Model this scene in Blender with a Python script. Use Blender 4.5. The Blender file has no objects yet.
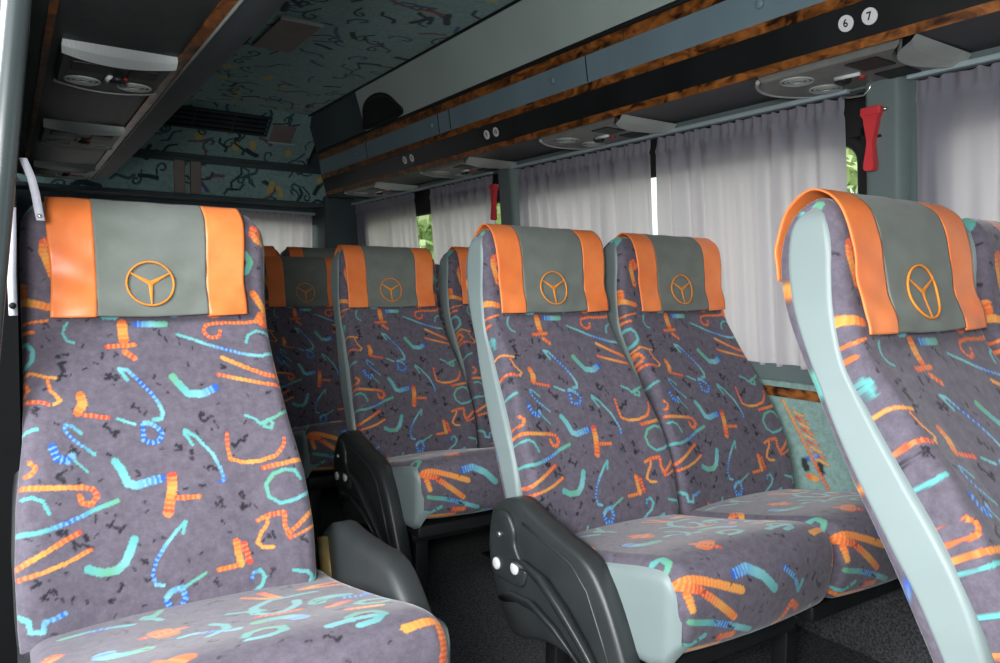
import bpy, math, random
import numpy as np
from mathutils import Matrix, Vector

scene = bpy.context.scene
COL = scene.collection
R = math.radians
rng = random.Random(7)

# ------------------------------------------------------------------ materials
def mat(name, color, rough=.6, metal=0., spec=.5, sheen=0.):
    m = bpy.data.materials.new(name); m.use_nodes = True
    b = m.node_tree.nodes['Principled BSDF']
    b.inputs['Base Color'].default_value = (*color, 1)
    b.inputs['Roughness'].default_value = rough
    b.inputs['Metallic'].default_value = metal
    b.inputs['Specular IOR Level'].default_value = spec
    if sheen: b.inputs['Sheen Weight'].default_value = sheen
    return m, m.node_tree, b

def bump(nt, b, scale, strength, dist=.002, detail=3, coord='Object', stretch=None):
    tc = nt.nodes.new('ShaderNodeTexCoord'); n = nt.nodes.new('ShaderNodeTexNoise')
    n.inputs['Scale'].default_value = scale; n.inputs['Detail'].default_value = detail
    src = tc.outputs[coord]
    if stretch:
        mp = nt.nodes.new('ShaderNodeMapping'); mp.inputs['Scale'].default_value = stretch
        nt.links.new(src, mp.inputs['Vector']); src = mp.outputs['Vector']
    nt.links.new(src, n.inputs['Vector'])
    bp = nt.nodes.new('ShaderNodeBump'); bp.inputs['Strength'].default_value = strength
    bp.inputs['Distance'].default_value = dist
    nt.links.new(n.outputs['Fac'], bp.inputs['Height']); nt.links.new(bp.outputs['Normal'], b.inputs['Normal'])
    return n

def vary(nt, b, c1, c2, scale, detail=4, lo=.35, hi=.65, stretch=None, dist=0.):
    tc = nt.nodes.new('ShaderNodeTexCoord'); n = nt.nodes.new('ShaderNodeTexNoise')
    n.inputs['Scale'].default_value = scale; n.inputs['Detail'].default_value = detail
    n.inputs['Distortion'].default_value = dist
    src = tc.outputs['Object']
    if stretch:
        mp = nt.nodes.new('ShaderNodeMapping'); mp.inputs['Scale'].default_value = stretch
        nt.links.new(src, mp.inputs['Vector']); src = mp.outputs['Vector']
    nt.links.new(src, n.inputs['Vector'])
    r = nt.nodes.new('ShaderNodeValToRGB')
    r.color_ramp.elements[0].position = lo; r.color_ramp.elements[0].color = (*c1, 1)
    r.color_ramp.elements[1].position = hi; r.color_ramp.elements[1].color = (*c2, 1)
    nt.links.new(n.outputs['Fac'], r.inputs['Fac']); nt.links.new(r.outputs['Color'], b.inputs['Base Color'])
    return r

def simple(name, c, rough=.6, metal=0., spec=.5, var=.15, vs=8., bs=0., bscale=300., sheen=0.):
    m, nt, b = mat(name, c, rough, metal, spec, sheen)
    vary(nt, b, tuple(x*(1-var) for x in c), tuple(min(1, x*(1+var)) for x in c), vs)
    if bs: bump(nt, b, bscale, bs)
    return m

def printed(name, base, rough=.9, sheen=.15, weave=900.):
    """woven cloth whose coloured motifs are stored on the cloth's own mesh"""
    m, nt, b = mat(name, base, rough, 0, .2, sheen); b.inputs['Sheen Roughness'].default_value = .35
    tc = nt.nodes.new('ShaderNodeTexCoord'); n = nt.nodes.new('ShaderNodeTexNoise')
    n.inputs['Scale'].default_value = 55; n.inputs['Detail'].default_value = 8; n.inputs['Roughness'].default_value = .75
    nt.links.new(tc.outputs['Object'], n.inputs['Vector'])
    r = nt.nodes.new('ShaderNodeValToRGB')
    r.color_ramp.elements[0].position = .32; r.color_ramp.elements[0].color = (*[x*.72 for x in base], 1)
    r.color_ramp.elements[1].position = .68; r.color_ramp.elements[1].color = (*[x*1.22 for x in base], 1)
    nt.links.new(n.outputs['Fac'], r.inputs['Fac'])
    at = nt.nodes.new('ShaderNodeAttribute'); at.attribute_name = 'motif'
    mx = nt.nodes.new('ShaderNodeMix'); mx.data_type = 'RGBA'
    nt.links.new(at.outputs['Alpha'], mx.inputs['Factor'])
    nt.links.new(r.outputs['Color'], mx.inputs['A']); nt.links.new(at.outputs['Color'], mx.inputs['B'])
    nt.links.new(mx.outputs['Result'], b.inputs['Base Color'])
    n2 = nt.nodes.new('ShaderNodeTexNoise'); n2.inputs['Scale'].default_value = weave
    nt.links.new(tc.outputs['Object'], n2.inputs['Vector'])
    bp = nt.nodes.new('ShaderNodeBump'); bp.inputs['Strength'].default_value = .35; bp.inputs['Distance'].default_value = .001
    nt.links.new(n2.outputs['Fac'], bp.inputs['Height']); nt.links.new(bp.outputs['Normal'], b.inputs['Normal'])
    return m

M = {}
M['fabric'] = printed('seat_cloth', (.132, .117, .150), sheen=.30)
M['roofcloth'] = printed('roof_cloth', (.24, .39, .385), weave=500.)
M['wallcloth'] = printed('wall_cloth', (.26, .40, .37), weave=500.)
M['vinyl'] = simple('grey_vinyl', (.235, .295, .295), .42, 0, .45, .05, 5, .12, 500)
M['covergrey'] = simple('cover_cloth', (.165, .185, .165), .75, 0, .3, .10, 14, .25, 700, .1)
m, nt, b = mat('orange_satin', (.86, .20, .045), .36, 0, .5)
vary(nt, b, (.86, .20, .05), (.98, .29, .085), 9, 5); bump(nt, b, 18, .18, .006, 3, 'Object', (1, 1, .6))
M['orange'] = m
M['thread'] = simple('orange_thread', (.80, .27, .03), .6, 0, .3, .1, 60)
M['black'] = simple('flank_black', (.020, .023, .024), .40, 0, .5, .2, 12, .15, 420)
M['arm'] = simple('charcoal_plastic', (.030, .035, .036), .36, 0, .55, .15, 9, .18, 520)
M['frame'] = simple('dark_frame', (.012, .013, .014), .5, 0, .4, .2, 12)
M['white'] = simple('white_plastic', (.72, .74, .76), .4, 0, .5, .04, 10)
M['steel'] = simple('brushed_steel', (.55, .56, .56), .3, .9, .5, .05, 10)
M['polegrey'] = simple('pole_grey', (.035, .046, .048), .22, .0, .7, .04, 10)
M['seal'] = simple('door_seal', (.004, .0045, .005), .85, 0, .12, .1, 8)
M['brass'] = simple('brass', (.62, .47, .20), .3, .9, .5, .15, 30)
m, nt, b = mat('burl_wood', (.3, .12, .03), .32, 0, .5)
r = vary(nt, b, (.022, .008, .004), (.36, .125, .028), 30, 6, .34, .66, (1, .55, 1), 1.2)
M['wood'] = m
M['bluegrey'] = simple('blue_grey_panel', (.16, .235, .275), .5, 0, .4, .06, 5, .1, 400)
M['panelgrey'] = simple('grey_green_panel', (.36, .44, .42), .7, 0, .3, .05, 3, .1, 400)
M['rackblack'] = simple('rack_black', (.010, .012, .013), .38, 0, .4, .2, 6)
M['under'] = simple('rack_under', (.040, .040, .044), .5, 0, .4, .15, 6)
M['console'] = simple('console_grey', (.165, .175, .165), .45, 0, .5, .10, 30)
M['consoleshade'] = simple('console_shaded', (.022, .032, .032), .45, 0, .5, .2, 30)  # console grey with the dimness of the left side put into its colour
M['lens'] = simple('milky_lens', (.60, .66, .66), .35, 0, .5, .03, 8)
M['lensgrey'] = simple('grey_lens', (.36, .40, .38), .35, 0, .5, .05, 8)
M['wall'] = simple('wall_trim_grey', (.125, .165, .165), .6, 0, .35, .06, 4, .1, 300)
M['walldark'] = simple('wall_dark_teal', (.045, .066, .075), .6, 0, .35, .12, 4)
M['rubber'] = simple('black_rubber', (.008, .009, .009), .6, 0, .3, .2, 9)
M['rail'] = simple('rail_blue_grey', (.33, .42, .46), .4, 0, .5, .04, 10)
M['red'] = simple('red_plastic', (.62, .045, .055), .38, 0, .5, .08, 20)
M['redlamp'] = simple('red_button', (.45, .03, .02), .3, 0, .5, .08, 20)
M['ink'] = simple('ink', (.02, .02, .02), .6, 0, .3, .05, 20)
M['strap'] = simple('strap_lilac_white', (.56, .58, .66), .6, 0, .3, .05, 90, .2, 900)
M['brownpanel'] = simple('brown_grey_panel', (.20, .165, .155), .55, 0, .4, .08, 10)
m, nt, b = mat('floor_rubber', (.02, .021, .022), .62, 0, .4)
vary(nt, b, (.065, .070, .075), (.095, .102, .108), 3, 6)
tc = nt.nodes.new('ShaderNodeTexCoord'); w = nt.nodes.new('ShaderNodeTexWave'); w.bands_direction = 'Y'
w.inputs['Scale'].default_value = 26; w.inputs['Distortion'].default_value = .15
nt.links.new(tc.outputs['Object'], w.inputs['Vector'])
bp = nt.nodes.new('ShaderNodeBump'); bp.inputs['Strength'].default_value = .5; bp.inputs['Distance'].default_value = .003
nt.links.new(w.outputs['Fac'], bp.inputs['Height']); nt.links.new(bp.outputs['Normal'], b.inputs['Normal'])
M['floor'] = m
M['carpet'] = simple('black_carpet', (.085, .09, .095), .95, 0, .1, .5, 140, .8, 600)
# curtains: thin cloth that lets the daylight through
m = bpy.data.materials.new('curtain_cloth'); m.use_nodes = True; nt = m.node_tree; nt.nodes.clear()
o = nt.nodes.new('ShaderNodeOutputMaterial'); d = nt.nodes.new('ShaderNodeBsdfDiffuse'); t = nt.nodes.new('ShaderNodeBsdfTranslucent')
d.inputs['Color'].default_value = (.30, .31, .38, 1); t.inputs['Color'].default_value = (.95, .80, .80, 1)
mx = nt.nodes.new('ShaderNodeMixShader'); mx.inputs[0].default_value = .5
tc = nt.nodes.new('ShaderNodeTexCoord'); mp = nt.nodes.new('ShaderNodeMapping'); mp.inputs['Scale'].default_value = (40, 40, 900)
n = nt.nodes.new('ShaderNodeTexNoise'); n.inputs['Scale'].default_value = 1.
nt.links.new(tc.outputs['Object'], mp.inputs['Vector']); nt.links.new(mp.outputs['Vector'], n.inputs['Vector'])
bp = nt.nodes.new('ShaderNodeBump'); bp.inputs['Strength'].default_value = .1; bp.inputs['Distance'].default_value = .001
nt.links.new(n.outputs['Fac'], bp.inputs['Height']); nt.links.new(bp.outputs['Normal'], d.inputs['Normal'])
nt.links.new(d.outputs[0], mx.inputs[1]); nt.links.new(t.outputs[0], mx.inputs[2]); nt.links.new(mx.outputs[0], o.inputs['Surface'])
M['curtain'] = m
# window glass: clear, a little reflective
m = bpy.data.materials.new('window_glass'); m.use_nodes = True; nt = m.node_tree; nt.nodes.clear()
o = nt.nodes.new('ShaderNodeOutputMaterial'); tr = nt.nodes.new('ShaderNodeBsdfTransparent'); g = nt.nodes.new('ShaderNodeBsdfGlossy')
tr.inputs['Color'].default_value = (.90, .95, .92, 1); g.inputs['Roughness'].default_value = .02
mx = nt.nodes.new('ShaderNodeMixShader'); mx.inputs[0].default_value = .06
nt.links.new(tr.outputs[0], mx.inputs[1]); nt.links.new(g.outputs[0], mx.inputs[2]); nt.links.new(mx.outputs[0], o.inputs['Surface'])
M['glass'] = m
m, nt, b = mat('leaf_green', (.30, .52, .06), .6)
vary(nt, b, (.30, .46, .12), (.78, .85, .45), 2.5, 4)
b.inputs['Transmission Weight'].default_value = 0
M['leaf'] = m
M['bark'] = simple('bark', (.10, .07, .045), .9, 0, .2, .3, 12, .5, 60)
M['asphalt'] = simple('pale_asphalt', (.30, .30, .29), .9, 0, .2, .15, 3)

# ------------------------------------------------------------------ helpers
def link(name, me, material, parent=None, smooth=True):
    if material and not me.materials: me.materials.append(material)
    o = bpy.data.objects.new(name, me); COL.objects.link(o)
    if parent: o.parent = parent
    if smooth:
        me.polygons.foreach_set('use_smooth', [True]*len(me.polygons))
    return o
def tag(o, label=None, cat=None, group=None, kind=None):
    if label: o['label'] = label
    if cat: o['category'] = cat
    if group: o['group'] = group
    if kind: o['kind'] = kind
    return o
def empty(name, loc, label, cat, group=None):
    o = bpy.data.objects.new(name, None); COL.objects.link(o); o.location = loc; o.empty_display_size = .05
    return tag(o, label, cat, group)
class MB:
    """collects shapes into one mesh"""
    def __init__(s): s.v = []; s.f = []
    def add(s, v, f):
        k = len(s.v); s.v += [tuple(p) for p in v]; s.f += [tuple(i+k for i in q) for q in f]; return s
    def box(s, a, c, bev=0.):
        x0, y0, z0 = a; x1, y1, z1 = c
        if bev <= 0:
            v = [(x, y, z) for z in (z0, z1) for y in (y0, y1) for x in (x0, x1)]
            return s.add(v, [(0, 2, 3, 1), (4, 5, 7, 6), (0, 1, 5, 4), (2, 6, 7, 3), (0, 4, 6, 2), (1, 3, 7, 5)])
        import bmesh
        bm = bmesh.new(); bmesh.ops.create_cube(bm, size=1)
        for q in bm.verts: q.co = Vector(((x0+x1)/2+q.co.x*(x1-x0), (y0+y1)/2+q.co.y*(y1-y0), (z0+z1)/2+q.co.z*(z1-z0)))
        bmesh.ops.bevel(bm, geom=list(bm.edges), offset=bev, segments=3, affect='EDGES', profile=.5)
        bm.verts.index_update()
        s.add([q.co[:] for q in bm.verts], [[q.index for q in f.verts] for f in bm.faces]); bm.free(); return s
    def tube(s, pts, r, n=12, flat=1., caps=True):
        pts = [Vector(p) for p in pts]; rings = []
        rr = r if isinstance(r, (list, tuple)) else [r]*len(pts)
        t = (pts[1]-pts[0]).normalized(); a = t.orthogonal().normalized()
        for i, p in enumerate(pts):
            t = (pts[min(i+1, len(pts)-1)]-pts[max(i-1, 0)]).normalized()
            a = (a-t*a.dot(t)).normalized(); bb = t.cross(a)
            rings.append([p+(a*math.cos(2*math.pi*k/n)*flat+bb*math.sin(2*math.pi*k/n))*rr[i] for k in range(n)])
        v = [q for g in rings for q in g]; f = []
        for i in range(len(pts)-1):
            for k in range(n):
                f.append((i*n+k, i*n+(k+1) % n, (i+1)*n+(k+1) % n, (i+1)*n+k))
        if caps: f += [tuple(range(n-1, -1, -1)), tuple((len(pts)-1)*n+k for k in range(n))]
        return s.add(v, f)
    def disc(s, c, axis, r, h, n=20, dome=.25):
        """short domed cylinder from c along axis"""
        ax = Vector(axis).normalized(); c = Vector(c)
        pts = [c, c+ax*h*.7, c+ax*h]
        return s.tube([pts[0], pts[1], pts[2]], [r, r, r*(1-dome)], n)
    def prism(s, poly, axis, a, b):
        """closed polygon swept along an axis; poly in the two other coordinates"""
        n = len(poly)
        def P(q, t): return {'x': (t, q[0], q[1]), 'y': (q[0], t, q[1]), 'z': (q[0], q[1], t)}[axis]
        v = [P(q, a) for q in poly]+[P(q, b) for q in poly]
        f = [(i, (i+1) % n, n+(i+1) % n, n+i) for i in range(n)]+[tuple(range(n-1, -1, -1)), tuple(range(n, 2*n))]
        return s.add(v, f)
    def grid(s, rows, close=False):
        nu = len(rows[0]); v = [p for r_ in rows for p in r_]; f = []
        for i in range(len(rows)-1):
            for k in range(nu-1+(1 if close else 0)):
                k2 = (k+1) % nu; f.append((i*nu+k, i*nu+k2, (i+1)*nu+k2, (i+1)*nu+k))
        return s.add(v, f)
    def mesh(s, name):
        me = bpy.data.meshes.new(name); me.from_pydata(s.v, [], s.f); me.update(); return me
    def build(s, name, material, parent=None, smooth=False):
        return link(name, s.mesh(name), material, parent, smooth)
def autosmooth(o, ang=35):
    me = o.data; me.polygons.foreach_set('use_smooth', [True]*len(me.polygons))
    try: me.set_sharp_from_angle(angle=R(ang))
    except Exception: pass
    return o
def np_grid(name, P, flip=False):
    """mesh from an (nv, nu, 3) array"""
    nv, nu = P.shape[:2]
    idx = np.arange(nv*nu).reshape(nv, nu)
    q = np.stack([idx[:-1, :-1], idx[:-1, 1:], idx[1:, 1:], idx[1:, :-1]], -1).reshape(-1, 4)
    if flip: q = q[:, ::-1]
    me = bpy.data.meshes.new(name)
    me.vertices.add(nv*nu); me.vertices.foreach_set('co', P.astype(np.float32).ravel())
    nf = len(q); me.loops.add(nf*4); me.loops.foreach_set('vertex_index', q.astype(np.int32).ravel())
    me.polygons.add(nf); me.polygons.foreach_set('loop_start', np.arange(0, nf*4, 4, dtype=np.int32))
    me.update(calc_edges=True); me.validate(); return me
def spline(pts, n):
    """Catmull-Rom through 2-D points, n samples evenly spaced by arc length"""
    p = np.array(pts, float); p = np.vstack([2*p[0]-p[1], p, 2*p[-1]-p[-2]]); out = []
    for i in range(1, len(p)-2):
        t = np.linspace(0, 1, 40, endpoint=False)[:, None]
        out.append(.5*(2*p[i]+(p[i+1]-p[i-1])*t+(2*p[i-1]-5*p[i]+4*p[i+1]-p[i+2])*t**2+(3*p[i]-p[i-1]-3*p[i+1]+p[i+2])*t**3))
    out = np.vstack(out+[p[-2:-1]]); s = np.r_[0, np.cumsum(np.hypot(*np.diff(out, axis=0).T))]
    q = np.asarray(n) if np.ndim(n) else np.linspace(0, s[-1], n)
    return np.c_[np.interp(q, s, out[:, 0]), np.interp(q, s, out[:, 1])]

# ---- motifs of the printed cloth: (colour codes, width mm, polyline mm)
MW = 1.5
CC = {'t': (.13, .45, .44), 'c': (.21, .54, .58), 'g': (.14, .42, .27), 'b': (.025, .12, .55), 'o': (.80, .17, .035), 'r': (.70, .075, .04), 'y': (.80, .36, .07), 'k': (.018, .018, .024),
      'n': (.012, .022, .034), 'l': (.075, .085, .24), 'w': (.46, .42, .17), 'm': (.20, .085, .11), 'd': (.028, .085, .11)}
def paint(me, xy, strokes, seed=1):
    """xy (N,2) metres -> colour attribute 'motif' with the motifs' cover in alpha"""
    g = np.random.default_rng(seed); N = len(xy); col = np.zeros((N, 4), np.float32)
    jit = g.normal(0, .0006, N)
    for code, wmm, pts in strokes:
        p = np.array(pts, float)/1000.; hw = wmm*MW/2000.
        if len(p) < 2: continue
        lo = p.min(0)-hw-.004; hi = p.max(0)+hw+.004
        ii = np.nonzero((xy[:, 0] > lo[0]) & (xy[:, 0] < hi[0]) & (xy[:, 1] > lo[1]) & (xy[:, 1] < hi[1]))[0]
        if not len(ii): continue
        q = xy[ii]; best = np.full(len(ii), 9.); par = np.zeros(len(ii)); s0 = 0.
        L = np.hypot(*np.diff(p, axis=0).T)
        for k in range(len(p)-1):
            d = p[k+1]-p[k]; l2 = max(d@d, 1e-12); t = np.clip(((q-p[k])@d)/l2, 0, 1)
            ds = np.hypot(*(q-p[k]-t[:, None]*d).T); m_ = ds < best
            best[m_] = ds[m_]; par[m_] = s0+t[m_]*L[k]; s0 += L[k]
        u = par/max(s0, 1e-6)*(len(code)-1) if len(code) > 1 else par*0
        ci = np.array([CC[c] for c in code]); a = np.floor(u).astype(int).clip(0, len(code)-1); b_ = (a+1).clip(0, len(code)-1)
        fr = (u-a)[:, None]; c = ci[a]*(1-fr)+ci[b_]*fr
        st = (np.sin(par*2*math.pi/.0085) > .25)[:, None]
        warm = (c[:, 0] > c[:, 2]*2.)[:, None] & (c[:, 0] > .3)[:, None]; blue = (c[:, 2] > c[:, 1]*1.5)[:, None] & (c[:, 2] > .3)[:, None]
        c = np.where(warm & st, c*.55+np.array([.9, .42, .12])*.45, c)
        c = np.where(blue & st, c*.35+np.array([.25, .55, .75])*.65, c)
        al = np.clip((hw-best+jit[ii])/.0022+.5, 0, 1)*.92
        old = col[ii]; na = al[:, None]
        col[ii, :3] = np.where(na > 0.02, c*na+old[:, :3]*(1-na)*(old[:, 3:] > 0)+c*(1-na)*(old[:, 3:] <= 0), old[:, :3])
        col[ii, 3] = np.maximum(old[:, 3], al)
    at = me.attributes.new('motif', 'FLOAT_COLOR', 'POINT'); at.data.foreach_set('color', col.ravel())
def scribble(rg, x, y, size):
    out = []
    for _ in range(rg.randint(1, 3)):
        px, py = x+rg.uniform(-.5, .5)*size, y+rg.uniform(-.5, .5)*size; pts = [(px, py)]
        for _ in range(rg.randint(2, 4)):
            px += rg.uniform(-.6, .6)*size; py += rg.uniform(-.6, .6)*size; pts.append((px, py))
        out.append(('k', rg.uniform(1.9, 3.2)*(1 if size < 14 else 1.3), pts))
    return out
def motif(rg, x, y, sy=1.):
    k = rg.choice(['hook', 'worm', 'bow', 'line', 'vee', 'cee', 'block', 'ohook']); a = rg.uniform(0, 6.28)
    def T(pts): return [(x+px*math.cos(a)-py*math.sin(a), y+(px*math.sin(a)+py*math.cos(a))*sy) for px, py in pts]
    if k == 'hook': return [('tcbbct', 9, T([(-34, 12), (-40, 2), (-30, 0), (0, 2), (26, -4), (34, -18)]))]
    if k == 'worm': return [(rg.choice(['gtcb', 'tcb', 'tgct']), 19, T([(-30, 14), (-20, 0), (-6, -10), (14, -8), (28, 2)]))]
    if k == 'bow': return [('tg', 8, T([(-38, 6), (-20, 2), (-8, -8), (6, 2), (14, -8), (0, -14), (-6, -2), (34, 16)]))]
    if k == 'line': return [('ttbtg', 10, T([(-50, -6), (-20, 4), (10, 4), (40, -8)]))]
    if k == 'vee': return [('yor', 11, T([(-36, 0), (36, 16)])), ('ryor', 9, T([(-36, -6), (34, -18)]))]
    if k == 'cee': return [('tgtc', 9, T([(24, 12), (8, 24), (-14, 20), (-24, 0), (-12, -20), (14, -18), (34, -4)]))]
    if k == 'block': return [('oyo', 22, T([(0, -18), (2, 16)])), ('ro', 11, T([(-24, -4), (26, -2)]))]
    return [('oyro', 10, T([(-40, 0), (10, 2), (26, -4), (28, -18), (14, -24), (8, -12)]))]
def scatter(rg, x0, x1, y0, y1, step, sy=1., blacks=True):
    out = []; yy = y0
    row = 0
    while yy < y1:
        xx = x0+(step*.5 if row % 2 else 0)
        while xx < x1:
            out += motif(rg, xx+rg.uniform(-.25, .25)*step, yy+rg.uniform(-.25, .25)*step, sy)
            if blacks: out += scribble(rg, xx+step*.5, yy+rg.uniform(-.5, .5)*step, 13)
            xx += step
        yy += step*sy*.9; row += 1
    return out
SKY, KEY, FLASH, DOORSKY = 2.4, 26., 2., 66.
# ------------------------------------------------------------------ printed motifs, mm
BACK=[('o',3.8,[(-230,995),(-201,998),(-184,1000)]),('o',4.8,[(-230,980),(-208,979)]),('t',3.3,[(-152,995),(-158,986),(-160,973),(-154,961),(-143,957)]),('t',5.2,[(-232,960),(-218,958),(-209,945),(-211,927),(-223,917),(-234,912)]),('oy',3.8,[(-230,886),(-228,901),(-215,906),(-197,899),(-176,895)]),('or',4.3,[(-230,901),(-218,878),(-232,865),(-231,859),(-200,855),(-189,851)]),('oy',3.8,[(-189,892),(-185,874),(-170,856),(-180,850)]),('oyo',10.4,[(-139,861),(-136,847),(-144,834)]),('r',4.8,[(-135,828),(-97,820)]),('oyo',12.3,[(-60,992),(-59,960)]),('ro',5.7,[(-88,948),(-41,950)]),('or',7.6,[(-59,937),(-44,925)]),('bcg',8.5,[(-34,991),(17,990)]),('tcbct',4.3,[(39,968),(69,957),(94,946),(127,935),(168,923),(197,920),(227,927)]),('t',3.8,[(170,948),(177,964),(195,972),(218,966),(229,952)]),('or',4.8,[(221,996),(172,990),(120,991),(95,987),(89,973),(100,960),(118,962),(122,974)]),('yor',5.7,[(118,919),(158,899),(193,883),(228,875)]),('ryor',4.8,[(105,886),(154,873),(197,863),(230,857)]),('y',3.8,[(223,906),(224,869)]),('tcbbct',4.8,[(-60,885),(-72,906),(-58,903),(-37,878),(-22,859),(-11,840),(-5,822),(-9,811),(-22,811)]),('gtcb',9.5,[(20,886),(31,870),(44,853),(70,851),(95,861)]),('tc',3.8,[(-82,817),(-56,806)]),('bbbc',5.7,[(-42,805),(-43,777),(-32,771),(-17,773),(-11,785),(-17,796),(-31,806),(-42,805)]),('tg',3.8,[(143,805),(160,798),(168,788),(184,796),(192,788),(187,779),(173,783),(183,794),(201,800),(227,812)]),('cb',5.7,[(243,789),(249,765)]),('t',3.8,[(-208,812),(-224,810),(-236,803),(-236,787)]),('tbt',3.8,[(-142,798),(-155,811),(-166,815),(-167,805),(-155,789),(-137,773),(-123,761)]),('b',8.5,[(-187,781),(-180,761),(-165,756),(-158,762)]),('t',2.8,[(-155,755),(-135,733)]),('o',4.8,[(-221,760),(-212,750),(-220,740),(-228,739)]),('oyro',5.7,[(-233,721),(-197,717),(-144,710),(-129,704),(-123,693),(-133,681),(-147,685),(-150,697)]),('t',4.3,[(-233,704),(-219,705),(-204,697),(-196,677)]),('ttbtg',5.2,[(-241,651),(-215,650),(-193,653),(-170,658),(-147,665),(-123,673),(-93,681)]),('tcb',9.5,[(-92,745),(-83,731),(-75,707),(-61,702),(-42,706),(-21,709)]),('ryor',11.4,[(-2,710),(-4,688),(-9,671),(-14,650)]),('ro',5.7,[(2,673),(40,670)]),('ttcb',4.3,[(39,761),(27,783),(29,788),(49,772),(73,740),(84,712),(87,694),(79,691)]),('royor',4.8,[(103,775),(101,749),(103,728),(127,720),(156,720),(188,728),(205,745),(208,758)]),('ry',5.7,[(160,707),(195,712),(248,718)]),('tgtc',4.8,[(227,681),(219,697),(199,701),(176,694),(161,676),(164,654),(184,640),(211,644),(237,653),(253,661)]),('oy',4.8,[(138,614),(158,622),(154,605),(143,592),(134,575),(143,565),(162,563)]),('ro',5.7,[(158,622),(188,623),(186,600),(193,580)]),('ry',5.7,[(193,584),(231,612),(258,630)]),('ry',3.8,[(192,575),(227,586),(257,597)]),('ryor',5.7,[(-245,599),(-216,613),(-186,626),(-154,640)]),('ryo',4.8,[(-243,582),(-210,588),(-173,596),(-139,609)]),('tgct',9.5,[(-143,579),(-124,569),(-100,569),(-87,580),(-78,599),(-72,614)]),('tcb',5.7,[(-241,524),(-228,515),(-227,499),(-210,495),(-208,511),(-193,512),(-179,517)]),('o',4.8,[(-143,480),(-136,461)]),('tg',4.3,[(-82,486),(-89,471),(-105,461),(-114,458)]),('ttcbbc',4.3,[(7,613),(13,631),(-1,620),(-22,598),(-40,572),(-46,551),(-42,533),(-29,529)]),('bbc',6.6,[(-27,505),(-20,486),(-3,486),(5,502),(-1,520),(-18,517),(-27,505)]),('tg',3.8,[(2,519),(40,537)]),('oy',8.5,[(97,583),(99,559),(103,541)]),('r',7.6,[(110,576),(118,543)]),('o',5.7,[(63,539),(98,540)]),('bttcb',4.8,[(120,511),(124,521),(136,524),(144,511),(136,495),(118,484),(99,471)]),('t',3.3,[(144,469),(163,476),(175,481),(171,467),(145,461)]),('tc',4.8,[(195,515),(221,508),(230,499),(225,490),(238,492),(243,506),(258,518)]),]
BLK = [(-103,928,10),(-94,890,14),(-207,839,12),(-159,906,18),(11,969,12),(-56,840,10),(67,807,16),(36,743,6),(-16,757,8),(16,754,8),(-89,794,14),(-174,731,10),(-151,719,10),(-112,718,12),(-113,649,16),(-183,646,14),(-149,623,16),(66,718,10),(121,631,18),(73,655,10),(-204,551,10),(-189,551,10),(-217,571,8),(-103,520,16),(-95,544,10),(-57,575,10),(-55,544,10),(124,762,14),(242,739,6),(163,581,8),(56,518,6),(-177,462,8),(116,899,14),(190,848,6),(225,835,8),(48,690,8),(76,660,6),(-164,934,8),(162,521,8),(216,567,8),(115,664,8),(-148,766,8)]
FRONT= [('oy', 10.8,[(-244, 559),(-200, 549),(-144, 530),(-90, 511)]),('oryo', 10.8,[(-241, 546),(-200, 531),(-142, 490),(-103, 461)]),('oy', 9.0,[(-227, 527),(-218, 497)]),('bct', 12.6,[(-106, 542),(-71, 546),(-30, 528),(10, 495)]),('bt', 7.2,[(40, 529),(75, 503),(93, 472),(103, 491)]),('gtbct', 9.0,[(-220, 474),(-170, 464),(-111, 445),(-44, 419)]),('t', 7.2,[(-234, 425),(-210, 423),(-177, 439)]),('oyo', 9.0,[(-234, 410),(-182, 408),(-124, 406)]),('ro', 10.8,[(-134, 424),(-95, 421)]),('gtb', 10.8,[(-55, 385),(-18, 401),(14, 399)]),('or', 10.8,[(37, 394),(62, 424),(78, 449),(102, 431)]),('t', 6.3,[(115, 380),(156, 403),(159, 418)]),('yo', 9.0,[(151, 376),(222, 389),(261, 380)]),('t', 7.2,[(240, 407),(231, 432),(264, 448),(303, 445)]),('yor', 9.0,[(234, 504),(272, 515),(274, 469),(248, 467)])]
TOP= [('tc', 10,[(155, -385),(113, -391),(83, -392),(49, -428),(40, -479),(58, -507),(83, -497),(105, -467),(112, -434)]),('ct', 10,[(232, -684),(251, -704),(259, -747),(260, -791),(262, -816)]),('yor', 10,[(177, -716),(203, -712),(227, -712),(227, -751),(218, -789)]),('c', 10,[(87, -674),(119, -667),(150, -668)]),('ro', 10,[(38, -506),(66, -516),(93, -516)]),('b', 14,[(171, -484),(200, -492),(227, -469)]),('or', 12,[(131, -543),(164, -518)]),('oy', 14,[(143, -600),(180, -612)]),('t', 8,[(-22, -483),(-9, -511),(-12, -540),(-42, -569)])]
# ------------------------------------------------------------------ seats (local frame: x across, -y towards the sitter's knees, z up)
BACKPATH = [(-.29, .40), (-.275, .50), (-.25, .60), (-.205, .70), (-.145, .80), (-.075, .90), (-.02, 1.0), (0, 1.08), (.004, 1.15), (.018, 1.204), (.056, 1.232), (.096, 1.210), (.122, 1.15), (.118, 1.06), (.075, .94), (.005, .80), (-.065, .68), (-.125, .55), (-.165, .43)]
_fine = spline(BACKPATH, 4000)
_len = np.r_[0, np.cumsum(np.hypot(*np.diff(_fine, axis=0).T))]
_top = _len[np.argmax(_fine[:, 1])]
SLIM = False
def hwz(z):
    if SLIM: return np.interp(z, [.40, .50, .60, .70, .80, .92, 1.15, 1.20, 1.222, 1.24], [.232, .238, .240, .236, .222, .208, .208, .206, .198, .190])
    return np.interp(z, [.40, .50, .60, .70, .80, .92, 1.15, 1.20, 1.222, 1.24], [.238, .244, .246, .242, .230, .225, .225, .222, .214, .204])
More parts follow.
